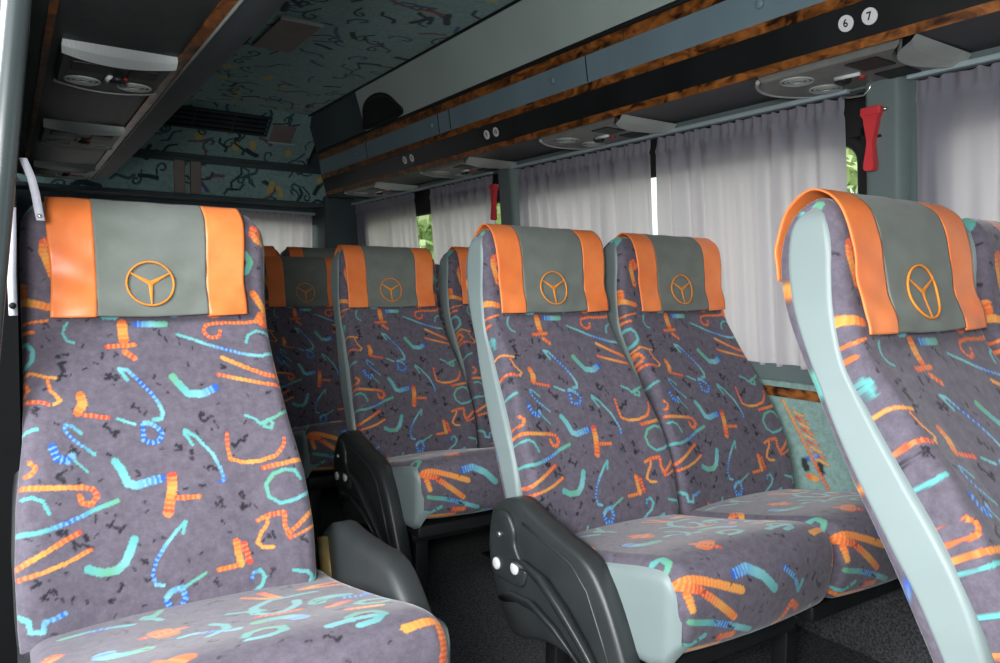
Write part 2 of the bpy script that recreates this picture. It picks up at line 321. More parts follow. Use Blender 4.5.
def yfront(z):
    k = np.argmax(_fine[:, 1]); return np.interp(z, _fine[:k, 1], _fine[:k, 0])
def back_mesh():
    s = np.r_[np.linspace(0, _top+.03, 400), np.linspace(_top+.035, _len[-1], 50)]
    p = spline(BACKPATH, s); tg = np.gradient(p, axis=0); tg /= np.linalg.norm(tg, axis=1)[:, None]
    nrm = np.c_[tg[:, 1], -tg[:, 0]]                       # towards the inside of the cushion
    u = np.linspace(-1, 1, 213); hw = hwz(p[:, 1]); r = .022
    x = u[None, :]*hw[:, None]; dd = np.clip(np.abs(x)-(hw[:, None]-r), 0, r); ins = r-np.sqrt(np.maximum(r*r-dd*dd, 0))
    front = (s < _top)[:, None]
    zz = p[:, 1][:, None]
    bol = -.010*np.clip((np.abs(u)[None, :]-.55)/.3, 0, 1)*np.clip((1.0-zz)/.2, 0, 1)*front     # slightly raised side bolsters
    hol = .004*np.exp(-((zz-.97)/.03)**2)*front
    P = np.stack([x, p[:, 0][:, None]+nrm[:, 0][:, None]*ins+bol+hol, p[:, 1][:, None]+nrm[:, 1][:, None]*ins], -1)
    # the cloth turns round the edge and runs in under the side panels
    E = P[:, [0, -1]].copy(); E[..., 1] += nrm[:, 0][:, None]*.030; E[..., 2] += nrm[:, 1][:, None]*.030; E[..., 0] *= .985
    P = np.concatenate([E[:, :1], P, E[:, 1:]], 1); x = P[..., 0]
    me = np_grid('backrest', P)
    zp = np.where(s <= _top, p[:, 1], 1.246+(s-_top))
    xy = np.stack([x, np.broadcast_to(zp[:, None], x.shape)], -1).reshape(-1, 2)
    rg = random.Random(11); st = []
    st += scatter(rg, -215, 230, 1035, 1330, 85)
    st += scatter(rg, -215, 230, 1420, 2100, 95, blacks=False)
    st += scatter(rg, -215, 230, 400, 470, 90)
    for x_, z_, sz in BLK: st += scribble(rg, x_, z_, sz)
    for _ in range(150): st += [('k', rg.uniform(1.4, 2.4), [(a, b), (a+rg.uniform(-7, 7), b+rg.uniform(-7, 7))]) for a, b in [(rg.uniform(-230, 230), rg.uniform(430, 1240))]]
    st += BACK
    paint(me, xy, st); return me
VF = [(-.235, .41), (-.218, .50), (-.203, .60), (-.163, .70), (-.103, .79), (-.05, .87), (-.004, .95), (.012, 1.03), (.014, 1.10), (.014, 1.15), (.026, 1.195), (.055, 1.219)]
VB = [(-.185, .42), (-.158, .52), (-.115, .62), (-.068, .70), (-.012, .79), (.03, .87), (.064, .95), (.096, 1.04), (.106, 1.10), (.106, 1.15), (.094, 1.192), (.057, 1.220)]
def side_mesh(sg):
    n = 90; a = spline(VF, n); b = spline(VB, n); q = np.linspace(0, 1, 17)[None, :, None]
    yz = a[:, None, :]*(1-q)+b[:, None, :]*q
    t = np.abs(2*q[..., 0]-1)
    end = np.clip((np.arange(n)-(n-8))/8., 0, 1)[:, None]
    x = hwz(yz[..., 1].mean(1))[:, None]+.004-.028*np.clip((t-.72)/.28, 0, 1)**2.2-.02*end**2
    P = np.concatenate([(sg*x)[..., None], yz], -1)
    return np_grid('side_panel', P, flip=(sg > 0))
CPATH = [(-.20, .462), (-.27, .468), (-.40, .492), (-.53, .520), (-.63, .545), (-.69, .552), (-.728, .535), (-.742, .495), (-.736, .44), (-.722, .395), (-.69, .375), (-.60, .368), (-.40, .36), (-.20, .355)]
def cushion_mesh():
    fine = spline(CPATH, 3000); L = np.r_[0, np.cumsum(np.hypot(*np.diff(fine, axis=0).T))]
    sfr = L[np.argmin(np.abs(fine[:, 0]+.70)+(fine[:, 1] > .45)*5)]
    s = np.r_[np.linspace(0, sfr, 310), np.linspace(sfr+.01, L[-1], 24)]
    p = spline(CPATH, s); tg = np.gradient(p, axis=0); tg /= np.linalg.norm(tg, axis=1)[:, None]
    nrm = np.c_[-tg[:, 1], tg[:, 0]]*1.
    nrm = np.where((nrm@np.array([0, 0])+((p-np.array([-.45, .45]))*nrm).sum(1) > 0)[:, None], -nrm, nrm)
    hw = .241; u = np.linspace(-1, 1, 205); r = .032; x = u*hw
    dd = np.clip(np.abs(x)-(hw-r), 0, r); ins = (r-np.sqrt(np.maximum(r*r-dd*dd, 0)))[None, :]
    crown = .010*(1-u**2)[None, :]
    P = np.stack([np.broadcast_to(x[None, :], (len(s), len(u))), p[:, 0][:, None]+nrm[:, 0][:, None]*(ins-crown), p[:, 1][:, None]+nrm[:, 1][:, None]*(ins-crown)], -1)
    me = np_grid('cushion', P, flip=True)
    w = np.interp(s, [L[np.argmin(np.abs(fine[:1500, 0]+.20))], L[np.argmin(np.abs(fine[:, 0]+.69)+(fine[:, 1] < .5)*5)], sfr, L[-1]], [.20, .69, .735+.555-.385, 1.5])
    xy = np.stack([np.broadcast_to(x[None, :], (len(s), len(u))), np.broadcast_to(w[:, None], (len(s), len(u)))], -1).reshape(-1, 2)
    rg = random.Random(23); st = scatter(rg, -225, 235, 225, 690, 118)
    st = [q for q in st]
    st += [(c, wd, [(a, -b) for a, b in pts]) for c, wd, pts in TOP]
    st += [(c, wd, [(a, 735+555-b) for a, b in pts]) for c, wd, pts in FRONT]
    for a, b, sz in [(-118, 452, 15), (-150, 424, 12), (150, 500, 14), (165, 468, 14), (118, 455, 9), (-30, 450, 9), (-60, 520, 9), (175, 430, 10)]: st += scribble(rg, a, 735+555-b, sz)
    for _ in range(120): st += [('k', rg.uniform(1.4, 2.4), [(a, b), (a+rg.uniform(-7, 7), b+rg.uniform(-7, 7))]) for a, b in [(rg.uniform(-230, 230), rg.uniform(220, 890))]]
    paint(me, xy, st, 3); return me
def cushion_side_mesh(sg):
    ys = np.linspace(-.20, -.729, 60); fine = spline(CPATH, 3000); k = np.argmin(fine[:, 0])
    ztop = np.interp(-ys, -fine[:k, 0], fine[:k, 1])-.010
    zt = ztop-np.clip((-ys-.69)/.039, 0, 1)**2*.035
    zb = np.interp(-ys, [.20, .60, .66, .70, .729], [.335, .333, .335, .352, .40])
    q = np.linspace(0, 1, 15)[None, :]
    z = zt[:, None]*(1-q)+zb[:, None]*q; t = np.abs(2*q-1)
    endf = np.clip((-ys-.70)/.029, 0, 1)[:, None]
    x = .250-.022*np.clip((t-.78)/.22, 0, 1)**2.2-.018*endf**2
    P = np.stack([sg*x, np.broadcast_to(ys[:, None], z.shape), z], -1)
    return np_grid('cushion_side', P, flip=(sg < 0))
# folding armrest: leaf-shaped moulding hanging down from its hub
ARM = [(-.165, .535), (-.20, .565), (-.27, .583), (-.34, .562), (-.43, .538), (-.50, .522), (-.545, .495), (-.59, .435), (-.64, .34), (-.675, .255), (-.672, .222), (-.63, .215), (-.57, .250), (-.51, .285), (-.43, .292), (-.36, .283), (-.30, .262), (-.25, .262), (-.215, .29), (-.185, .345), (-.163, .40), (-.150, .47)]
def closed_spline(pts, n):
    p = pts[-2:]+pts+pts[:3]; f = []
    q = np.array(p, float)
    for i in range(1, len(q)-3):
        t = np.linspace(0, 1, 12, endpoint=False)[:, None]
        f.append(.5*(2*q[i]+(q[i+1]-q[i-1])*t+(2*q[i-1]-5*q[i]+4*q[i+1]-q[i+2])*t**2+(3*q[i]-q[i-1]-3*q[i+1]+q[i+2])*t**3))
    f = np.vstack(f)[12:]; s = np.r_[0, np.cumsum(np.hypot(*np.diff(np.vstack([f, f[:1]]), axis=0).T))]
    g = np.vstack([f, f[:1]]); m_ = np.linspace(0, s[-1], n, endpoint=False)
    return np.c_[np.interp(m_, s, g[:, 0]), np.interp(m_, s, g[:, 1])]
def inset_loop(L, d):
    t = np.roll(L, -1, 0)-np.roll(L, 1, 0); t /= np.linalg.norm(t, axis=1)[:, None]
    n = np.c_[-t[:, 1], t[:, 0]]
    a = .5*np.sum(L[:, 0]*np.roll(L[:, 1], -1)-np.roll(L[:, 0], -1)*L[:, 1])
    if a < 0: n = -n
    return L+n*d
def plate(poly, x0, x1, bev, n=110, face_dome=0.):
    """moulded plate: bevelled edge, x0 is the outer face"""
    L = closed_spline(poly, n); c = L.mean(0); mb = MB(); sg = 1 if x1 > x0 else -1
    rings = []
    for ins, xx in [(bev*1.6, x1), (0, x1-sg*bev), (0, x0+sg*bev), (bev*.3, x0+sg*bev*.35), (bev*1., x0)]:
        q = inset_loop(L, ins); rings.append([(xx, a, b) for a, b in q])
    q0 = inset_loop(L, bev)
    for k, f in enumerate((.72, .4, .12)):
        q = c+(q0-c)*f; rings.append([(x0-sg*face_dome*(1-f*f), a, b) for a, b in q])
    mb.grid(rings, close=True); m_ = len(rings[0]); k0 = len(rings)-1
    mb.f.append(tuple(k0*m_+i for i in range(m_))); mb.f.append(tuple(reversed([i for i in range(m_)])))
    return mb
_cache = {}
def shared(key, fn):
    if key not in _cache: _cache[key] = fn()
    return _cache[key]
def part(name, me, material, root, loc=(0, 0, 0), rx=0.):
    o = link(name, me, material, root); o.location = loc; o.rotation_euler = (rx, 0, 0); return o
PIV = Vector((0, -.20, .45))
def about(rx):
    return PIV-Matrix.Rotation(rx, 3, 'X')@PIV
def armrest(root, side, dx, dy=0., dz=0., rx=0., detail=True):
    """side -1: on the sitter's camera-left, outer face towards -x"""
    x0, x1 = side*(dx+.058), side*dx
    key = ('arm', side, dx)
    a = part('armrest', shared(key, lambda: plate(ARM, x0, x1, .012, face_dome=.004).mesh('armrest')), M['arm'], root)
    piv = Vector((0, -.22, .46)); a.location = piv-Matrix.Rotation(rx, 3, 'X')@piv+Vector((0, dy, dz)); a.rotation_euler = (rx, 0, 0)
    f = x0; o_ = side
    def bulge():
        mb = MB()
        # raised inner spine, swelling towards the middle, and the groove beside the padded edge
        mb.tube([(f+o_*.002, -.27, .43), (f+o_*.004, -.33, .44), (f+o_*.006, -.40, .425), (f+o_*.007, -.47, .385), (f+o_*.006, -.53, .34), (f+o_*.004, -.59, .285), (f+o_*.001, -.635, .24)],
                [.018, .034, .048, .050, .044, .032, .016], 18, .30)
        mb.tube([(f+o_*.002, -.22, .33), (f+o_*.004, -.28, .355), (f+o_*.005, -.36, .36), (f+o_*.005, -.44, .335), (f+o_*.003, -.52, .29)], [.014, .028, .034, .030, .014], 16, .28)
        return mb.mesh('spine')
    part('spine', shared(key+('s',), bulge), M['arm'], a)
    def groove():
        mb = MB(); mb.tube([(f+o_*.001, -.30, .535), (f+o_*.002, -.40, .515), (f+o_*.002, -.48, .495), (f+o_*.002, -.53, .455), (f+o_*.002, -.58, .37), (f+o_*.001, -.632, .27)], .0035, 8)
        return mb.mesh('edge_bead')
    part('edge_bead', shared(key+('g',), groove), M['arm'], a)
    def hubplate():
        hp = [(-.185, .515), (-.215, .545), (-.25, .545), (-.275, .515), (-.28, .48), (-.30, .455), (-.325, .43), (-.315, .395), (-.28, .385), (-.23, .385), (-.19, .39), (-.175, .43), (-.172, .47)]
        return plate(hp, f+o_*.012, f-o_*.004, .006, 70, .001).mesh('hub_plate')
    part('hub_plate', shared(key+('h',), hubplate), M['arm'], a)
    for nm, y, z, r, mt in (('cap', -.212, .417, .0145, 'white'), ('cap', -.287, .428, .0145, 'white'), ('screw', -.222, .490, .0075, 'steel')):
        part(nm, shared(key+(nm, y), lambda: MB().disc((f+o_*.010, y, z), (o_, 0, 0), r, .008, 18).mesh(nm)), M[mt], a)
    part('screw', shared(key+('low',), lambda: MB().disc((f+o_*.014, -.545, .335), (o_, 0, 0), .006, .006, 14).mesh('screw')), M['steel'], a)
    return a
def base_mesh():
    mb = MB()
    mb.box((-.215, -.66, .300), (.215, -.18, .340), .008)
    mb.box((-.20, -.60, .27), (.20, -.56, .30)); mb.box((-.20, -.27, .27), (.20, -.23, .30))
    return mb.mesh('seat_frame')
def leg_mesh(x, y):
    mb = MB(); mb.box((x-.022, y-.022, .012), (x+.022, y+.022, .30), .004); mb.box((x-.04, y-.045, 0), (x+.04, y+.045, .014), .003); return mb.mesh('leg')
def seat(label, x, y, z=0., rx=0., arm=None, wide=1., cdx=0., cz=0., slim=False, sides=(-1, 1), bx=1., wallside=False, group='patterned coach seats'):
    root = empty('coach_seat', (x, y, z), label, 'seat', group)
    o = about(rx)
    global SLIM
    SLIM = slim
    part('backrest', shared(('back', slim), back_mesh), M['fabric'], root, o, rx)
    for sg in (-1, 1): part('side_panel', shared(('side', sg, slim), lambda: side_mesh(sg)), M['vinyl'], root, o, rx)
    SLIM = False
    for k in root.children: k.scale = (bx, 1, 1)
    q = [part('cushion', shared('cush', cushion_mesh), M['fabric'], root)]
    for sg in sides: q.append(part('cushion_side', shared(('cs', sg), lambda: cushion_side_mesh(sg)), M['vinyl'], root))
    for k in q: k.scale = (wide, 1, 1); k.location = (cdx, 0, cz)
    if wallside:                       # vinyl flank towards the doorway, coloured black to keep that edge dark
        for k in root.children:
            if 'side' in k.name and k.data in (_cache.get(('side', -1, slim)), _cache.get(('cs', -1))):
                k.material_slots[0].link = 'OBJECT'; k.material_slots[0].material = M['black']
    part('seat_frame', shared('base', base_mesh), M['frame'], root).data
    for lx in (-.15,):
        for ly in (-.54, -.25): part('leg', shared(('leg', lx, ly), lambda: leg_mesh(lx, ly)), M['frame'], root)
    if arm == 'aisle':
        armrest(root, -1, .236)
        part('bracket', shared('brk', lambda: MB().box((-.262, -.50, .235), (-.245, -.455, .285), .004).mesh('bracket')), M['white'], root)
    if arm == 'inner':
        a = armrest(root, 1, .305, .03, -.02, R(-15))
        part('pivot_band', shared('band', lambda: MB().tube([(.312, -.235, .40), (.312, -.235, .555)], .026, 22, .62).mesh('pivot_band')), M['brass'], a)
    return root
# ---- headrest covers: a throw laid over the headrest, with orange sides and a stitched emblem
KPATH = [(-.034, 1.010), (-.032, 1.03), (-.020, 1.065), (-.014, 1.10), (-.010, 1.15), (.008, 1.211), (.055, 1.243), (.102, 1.216), (.126, 1.160), (.126, 1.13), (.124, 1.10)]
_kf = spline(KPATH, 2500)
def ky(z):
    k = np.argmax(_kf[:, 1]); return np.interp(z, _kf[:k, 1], _kf[:k, 0])
def cover_strip(x0, x1, name, seed):
    n = 110; p = spline(KPATH, n); tg = np.gradient(p, axis=0); tg /= np.linalg.norm(tg, axis=1)[:, None]
    out = np.c_[-tg[:, 1], tg[:, 0]]
    nu = max(10, int((x1-x0)/.005)); u = np.linspace(x0, x1, nu); g = np.random.default_rng(seed)
    # soft wrinkles of the front flap
    ph = g.uniform(0, 6, 6); k = np.arange(n)/n
    X, K = np.meshgrid(u, k)
    wr = .0010*np.sin(60*X+25*K+ph[0])*np.sin(9*K+ph[1])+.0005*np.sin(70*X-30*K+ph[2])+.0006*np.sin(30*X+50*K+ph[3])
    fr = np.clip(1-K/.42, 0, 1)
    pinch = 1-.020*np.exp(-((K-.16)/.12)**2)+.012*np.exp(-((K-.45)/.1)**2)
    off = .003+wr*(.4+fr)
    Xp = X*pinch
    P = np.stack([Xp, p[:, 0][:, None]+out[:, 0][:, None]*off, p[:, 1][:, None]+out[:, 1][:, None]*off-.004*fr*np.sin(14*X+ph[4])], -1)
    back = P-np.stack([np.zeros_like(X), np.broadcast_to(out[:, 0][:, None]*.003, X.shape), np.broadcast_to(out[:, 1][:, None]*.003, X.shape)], -1)
    me_idx = MB(); rows = [list(map(tuple, np.vstack([P[i], back[i][::-1]]))) for i in range(n)]
    me_idx.grid(rows, close=True); m_ = 2*nu
    me_idx.f.append(tuple(reversed(range(m_)))); me_idx.f.append(tuple((n-1)*m_+i for i in range(m_)))
    return me_idx.mesh(name)
def emblem_mesh():
    mb = MB(); cz = 1.074; r = .0445
    def S(a, b, off=.0058): return (a-.006, float(ky(cz+b))-off, cz+b)
    ring = [S(r*math.cos(t), r*math.sin(t)) for t in np.linspace(0, 2*math.pi, 49)]
    mb.tube(ring, .0021, 8, 1., caps=False)
    for ang in (-90, 30, 150):
        d = (math.cos(R(ang)), math.sin(R(ang))); nn = (-d[1], d[0])
        # each ray: a narrow blade from the middle to the ring
        ws = [(0, .0046), (.3, .0034), (.65, .0022), (1., .0012)]
        mb.grid([[S(d[0]*t*r+nn[0]*w, d[1]*t*r+nn[1]*w, .0056) for t, w in ws], [S(d[0]*t*r, d[1]*t*r, .0074) for t, w in ws], [S(d[0]*t*r-nn[0]*w, d[1]*t*r-nn[1]*w, .0056) for t, w in ws]])
    return mb.mesh('emblem')
def hem_mesh():
    mb = MB()
    mb.tube([(x, float(ky(1.008))-.0065, 1.008) for x in np.linspace(-.178, .178, 30)], .0011, 6)
    return mb.mesh('hem_stitch')
def cover(label, x, y, z=0., rx=0., dx=0.):
    o = about(rx); x = x+dx
    root = empty('headrest_cover', (x+o.x, y+o.y, z+o.z), label, 'headrest cover', 'headrest covers'); root.rotation_euler = (rx, 0, 0)
    part('centre_panel', shared('kc', lambda: cover_strip(-.106, .106, 'centre_panel', 1)), M['covergrey'], root)
    part('orange_strip', shared('kl', lambda: cover_strip(-.186, -.106, 'orange_strip', 2)), M['orange'], root)
    part('orange_strip', shared('kr', lambda: cover_strip(.106, .186, 'orange_strip', 3)), M['orange'], root)
    part('emblem', shared('ke', emblem_mesh), M['thread'], root)
    return root
XA, XW = 1.272, 1.765
ROWS = dict(near=.645, mid=1.685, back=2.72, far=3.55)
S = seat; tilt = R(-4)
S('large single patterned seat at the left edge, nearest the shiny grab pole', .258, 1.712, arm='inner', wallside=True, bx=1.04, wide=1.14, cdx=.030, cz=.012)
cover('grey and orange headrest cover, largest one, on the single seat at the left', .256, 1.712)
S('patterned aisle seat seen side-on at the right edge with a broad pale grey vinyl flank', XA+.030, ROWS['near'], .012, rx=tilt, slim=True, sides=(-1,))
cover('grey and orange headrest cover on the near right seat beside the red hammer', XA+.030, ROWS['near'], .012, rx=tilt, dx=-.016)
S('seat without headrest cover, only its grey flank showing at the far right edge', XW, ROWS['near'], rx=R(-3), sides=(1,))
S('patterned aisle seat of the middle pair behind the big charcoal armrest with two white caps', XA, ROWS['mid'], arm='aisle', slim=True, sides=(-1,))
cover('grey and orange headrest cover on the aisle seat of the middle pair', XA, ROWS['mid'], dx=.002)
S('patterned window seat of the middle pair, against the long lit curtains', XW, ROWS['mid'], sides=(1,))
cover('grey and orange headrest cover on the window seat of the middle pair', XW, ROWS['mid'], dx=.012)
S('patterned aisle seat one row behind the middle pair, dark leg post and armrest showing', XA, ROWS['back'], -.012, arm='aisle', slim=True, sides=(-1,))
cover('grey and orange headrest cover on the aisle seat one row behind the middle pair', XA, ROWS['back'], -.012, dx=-.006)
S('shaded window seat with dark flank, half hidden behind the middle pair', XW, ROWS['back'], sides=(1,))
cover('sliver of orange headrest cover on the shaded window seat behind the middle pair', XW, ROWS['back'])
S('dark unlit patterned seat visible between the large left seat and the lit second aisle seat', XA-.065, ROWS['far'], -.03, slim=True, sides=(-1,))
cover('dim headrest cover on the unlit seat just right of the large left seat', XA-.065, ROWS['far'], -.03)
S('shaded window seat two rows behind the middle pair, in front of the green window gap', XW, ROWS['far'], -.03, sides=(1,))  # hidden seat, added to keep curtain light off the dark seat beside it
S('rearmost seat peeping over the dim headrest, in front of the back window curtain', 1.58, 4.36, .06)
cover('orange and grey headrest cover on the rearmost seat peeping over the dim headrest', 1.58, 4.36, .06)
S('rearmost seat almost hidden behind the large left seat, one orange corner showing', 1.125, 4.36, .06)
cover('dim orange headrest cover corner beside the back curtain, touching the large left seat', 1.125, 4.36, .06)
# ------------------------------------------------------------------ the van: floor, walls, windows, roof
def st(o): o['kind'] = 'structure'; return o
def wx(z): return 1.95+.09*(1.6-z)              # the side wall leans outwards towards the floor
st(MB().box((-.6, -1.4, -.06), (2.2, 5.05, 0)).build('floor', M['floor']))
st(MB().box((.25, -1.46, 0), (2.2, -1.40, 2.1)).build('front_light_block', M['walldark']))  # unseen solid wall, added behind the camera to block light from the front
st(MB().box((1.0, -1.0, 0), (2.08, 4.85, .006)).build('floor_carpet', M['carpet']))
st(MB().box((-30, -30, -.62), (30, 30, -.60)).build('ground', M['asphalt']))
def wall_piece(y0, y1, z0, z1, a=0., b=.09):
    return [(wx(z0)+a, z0), (wx(z0)+b, z0), (wx(z1)+b, z1), (wx(z1)+a, z1)]
WIN = [(-.25, .985), (1.215, 2.81), (2.99, 4.55)]
mb = MB()
mb.prism(wall_piece(0, 0, 0, .80, .004), 'y', -1.4, 5.0)
st(mb.build('wall_right_panel', M['carpet']))
P = np.array([[(wx(z), y, z) for y in np.linspace(-1.2, 4.9, 900)] for z in np.linspace(.36, .80, 100)]); me = np_grid('wall_right', P)
rg = random.Random(21); ws = []
for k in range(26):
    y = -1150+k*232+rg.uniform(-30, 30)
    if k == 11: y = 1375
    # slanting red and orange dashes, a pair of black ovals and a yellow dab
    for q in range(9): ws.append(('r' if q % 2 else 'y', 6, [(y+60-q*10, 700-q*17), (y+25-q*10, 690-q*17)]))
    ws += [('k', 16, [(y-28, 545), (y-33, 530)]), ('k', 16, [(y+25, 548), (y+18, 530)]), ('oy', 14, [(y+8, 505), (y-16, 503)]), ('b', 10, [(y-20, 575), (y+10, 560)]), ('yor', 7, [(y+95, 730), (y-60, 470)])]
paint(me, P[..., 1:].reshape(-1, 2), ws, 9)
st(link('wall_right', me, M['wallcloth']))
mb = MB(); mb.prism(wall_piece(0, 0, .796, .845, -.022), 'y', -1.4, 5.0); st(mb.build('trim_1', M['wall']))
mb = MB(); mb.prism(wall_piece(0, 0, .742, .772, -.008, 0), 'y', -1.4, 4.9); st(mb.build('trim_2', M['wood']))
mb = MB(); mb.prism(wall_piece(0, 0, 1.50, 2.12, .022), 'y', -1.4, 5.0); st(mb.build('wall_right_header', M['rubber']))
for n_, (a, b) in enumerate([(-1.4, -.25), (.985, 1.215), (2.81, 2.99), (4.55, 5.0)]):
    mb = MB(); mb.prism(wall_piece(0, 0, .83, 1.52, .022), 'y', a, b); st(mb.build('wall_right_pillar', M['rubber']))
def pillar(y0, y1, z0, z1, proud, material, name):
    ny, nz = 25, 30; rows = []
    for z in np.linspace(z0, z1, nz):
        row = []
        for k in range(ny):
            t = k/(ny-1); y = y0+(y1-y0)*t; e = abs(2*t-1)
            # the column flares at the top into the header, like the moulded window surround
            row.append((wx(z)-proud*(1-max(0, (e-.55)/.45)**2)+.004, y, z))
        rows.append(row)
    return MB().grid(rows).build(name, material, None, True)
st(pillar(1.050, 1.178, .84, 1.66, .055, M['wall'], 'trim_3'))
st(pillar(2.815, 2.965, .84, 1.66, .045, M['wall'], 'trim_4'))
mb = MB(); mb.prism([(1.925, 1.612), (1.96, 1.612), (1.96, 1.66), (1.93, 1.66)], 'y', -1.0, 4.8); st(mb.build('trim_5', M['wall']))
for i, (a, b) in enumerate(WIN):
    g = st(MB().prism(wall_piece(0, 0, .84, 1.505, .050, .054), 'y', a, b).build('window_%d' % (i+1), M['glass']))
    mb = MB(); r_ = .03
    pts = []
    for cy, cz, a0 in ((b-.07, 1.435, 0), (a+.07, 1.435, 90), (a+.07, .90, 180), (b-.07, .90, 270)):
        for k in range(7):
            t = R(a0+15*k); y = cy+.07*math.cos(t); z = cz+.07*math.sin(t); pts.append((wx(z)+.045, y, z))
    pts.append(pts[0]); mb.tube(pts, .022, 10, 1., caps=False); mb.build('gasket', M['rubber'], g, True)
# curtains
def curtain(label, y0, y1, z0=.838, z1=1.604, xf=None, group='gathered window curtains', seed=0, folds=None):
    g = np.random.default_rng(seed); W = y1-y0; ny = int(W/.0055); nz = 70
    y = np.linspace(0, 1, ny); v = np.linspace(0, 1, nz); nf = folds or W/.082
    Y, V = np.meshgrid(y, v)
    ph = g.uniform(0, 6.28, 6)
    base = 2*math.pi*nf*(Y+.012*np.sin(2*math.pi*2.3*Y+ph[0])+.008*np.sin(2*math.pi*5.1*Y+ph[1]))
    amp = (.0115+.0060*np.sin(2*math.pi*1.7*Y+ph[2]))*np.clip(.25+V*2.2, 0, 1)
    fold = amp*np.sin(base+ph[3]+.5*np.sin(3*V+ph[4]))+.003*np.sin(2.1*base+2.*V)*np.clip(V*3, .3, 1)
    head = .008*np.sin(base*2.9)*np.exp(-(V/.05)**2)-.006*np.exp(-((V-.055)/.012)**2)      # gathered heading and its tape
    sway = .010*(np.sin(2*math.pi*Y*1.3+ph[5]))*V*.5
    Z = z1-(z1-z0)*V+.003*np.sin(base*1.9)*np.exp(-(V/.02)**2)
    if xf: P = xf(y0+W*Y+sway, fold+head, Z)
    else: P = np.stack([1.95+.09*(1.6-Z)-.014+fold+head, y0+W*Y+sway, Z], -1)
    o = link('curtain', np_grid('curtain', P), M['curtain']); return tag(o, label, 'curtain', group)
curtain('grey curtain at the far right edge, beyond the red hammer pillar', .12, 1.045, seed=1)
curtain('wide grey curtain just left of the red hammer pillar, over the middle window seat', 1.24, 1.955, seed=2)
curtain('grey curtain between the narrow bright slit and the slim grey pillar', 1.985, 2.81, seed=3)
curtain('grey curtain just left of the slim pillar with the second red hammer', 3.025, 3.655, seed=4)
curtain('shaded grey curtain at the rear corner, left of the green window gap', 3.845, 4.68, seed=5)
def rail(label, y0, y1):
    mb = MB(); mb.box((1.908, y0, 1.6065), (1.926, y1, 1.620), .003)
    o = empty('curtain_rail', (0, 0, 0), label, 'curtain rail', 'curtain rails along the side wall')
    mb.build('track', M['rail'], o)
    for y in (y0+.02, (y0+y1)/2, y1-.02): MB().box((1.912, y-.012, 1.614), (1.97, y+.012, 1.624)).build('bracket', M['rail'], o)
rail('pale curtain rail above the curtain at the far right edge', .10, 1.055)
rail('long pale curtain rail above the two middle curtains', 1.215, 2.83)
rail('curtain rail above the two rear side curtains', 3.0, 4.70)
# rear wall with its own small curtained window
YR = 4.95
mb = MB()
mb.box((-.1, YR, 0), (2.1, YR+.06, 1.02)); mb.box((-.1, YR, 1.50), (2.1, YR+.06, 2.12)); mb.box((-.1, YR, 1.02), (.25, YR+.06, 1.50)); mb.box((1.74, YR, 1.02), (2.1, YR+.06, 1.50))
st(mb.build('wall_rear', M['walldark']))
g = st(MB().box((.25, YR+.03, 1.02), (1.74, YR+.036, 1.50)).build('window_4', M['glass']))
mb = MB(); mb.tube([(.25, YR+.005, 1.02), (1.74, YR+.005, 1.02), (1.74, YR+.005, 1.50), (.25, YR+.005, 1.50), (.25, YR+.005, 1.02)], .015, 8); mb.build('gasket', M['rubber'], g)
curtain('small bright curtain on the rear window between the left seat and the dark corner', .27, 1.715, 1.0, 1.545, xf=lambda Y, F, Z: np.stack([Y, YR-.05+F*.8, Z], -1), group='rear window curtain', seed=6)
mb = MB(); mb.box((.3, YR-.06, 1.545), (1.735, YR-.042, 1.562), .003); tag(mb.build('rear_curtain_rail', M['rail']), 'thin pale rail above the small rear window curtain', 'curtain rail')
st(MB().box((1.735, 4.70, 0), (2.02, YR+.02, 1.66), .02).build('trim_6', M['walldark']))
# dark bulkhead under the roof slope, a ledge with piping and two posts
rows = [[(x, y, z) for x in np.linspace(-.02, 1.62, 330)] for y, z in zip(np.linspace(4.38, 4.74, 100), np.linspace(2.08, 1.835, 100))]
def roofstrokes(rg, x0, x1, y0, y1, n):
    out = []
    for _ in range(n):
        x, y = rg.uniform(x0, x1), rg.uniform(y0, y1); a = rg.uniform(0, 6.28); k = rg.random(); sc = rg.uniform(1.1, 1.7)
        def T(p): p = [(u*sc, v*sc) for u, v in p]; return [(x+u*math.cos(a)-v*math.sin(a), y+u*math.sin(a)+v*math.cos(a)) for u, v in p]
        if k < .30: out.append((rg.choice('nd'), rg.uniform(7, 12), T([(-45, 0), (-20, 14), (5, 4), (30, -6), (52, 10)])))
        elif k < .50: out.append(('n', 7, T([(22*math.cos(t)+t*5, 16*math.sin(t)) for t in np.linspace(0, 5.6, 14)]+[(70, -4)])))
        elif k < .63: out.append(('n', rg.uniform(14, 22), T([(-28, -10), (-5, 4), (26, 16)])))
        elif k < .75: out.append((rg.choice(['l', 'm']), rg.uniform(8, 14), T([(-40, 0), (0, 6), (40, -2)])))
        elif k < .83: out.append(('w', rg.uniform(22, 28), T([(-16, 0), (16, 6)])))
        else: out.append(('d', rg.uniform(6, 9), T([(-40, 12), (-30, -8), (-5, -14), (20, -4), (18, 14), (0, 12)])))
    return out
P = np.array(rows); me = np_grid('trim_7', P)
s_ = np.linspace(0, .43, 100)
paint(me, np.stack([P[..., 0], np.broadcast_to(s_[:, None], P.shape[:2])], -1).reshape(-1, 2), roofstrokes(random.Random(5), 0, 1620, 0, 430, 80), 5)
st(link('trim_7', me, M['roofcloth']))
P = np.array([[(x, 4.752, z) for x in np.linspace(-.02, 1.76, 300)] for z in np.linspace(1.835, 1.60, 50)]); me = np_grid('trim_8', P)
paint(me, P[..., [0, 2]].reshape(-1, 2), roofstrokes(random.Random(8), 0, 1760, 1600, 1830, 45), 6)
st(link('trim_8', me, M['roofcloth']))
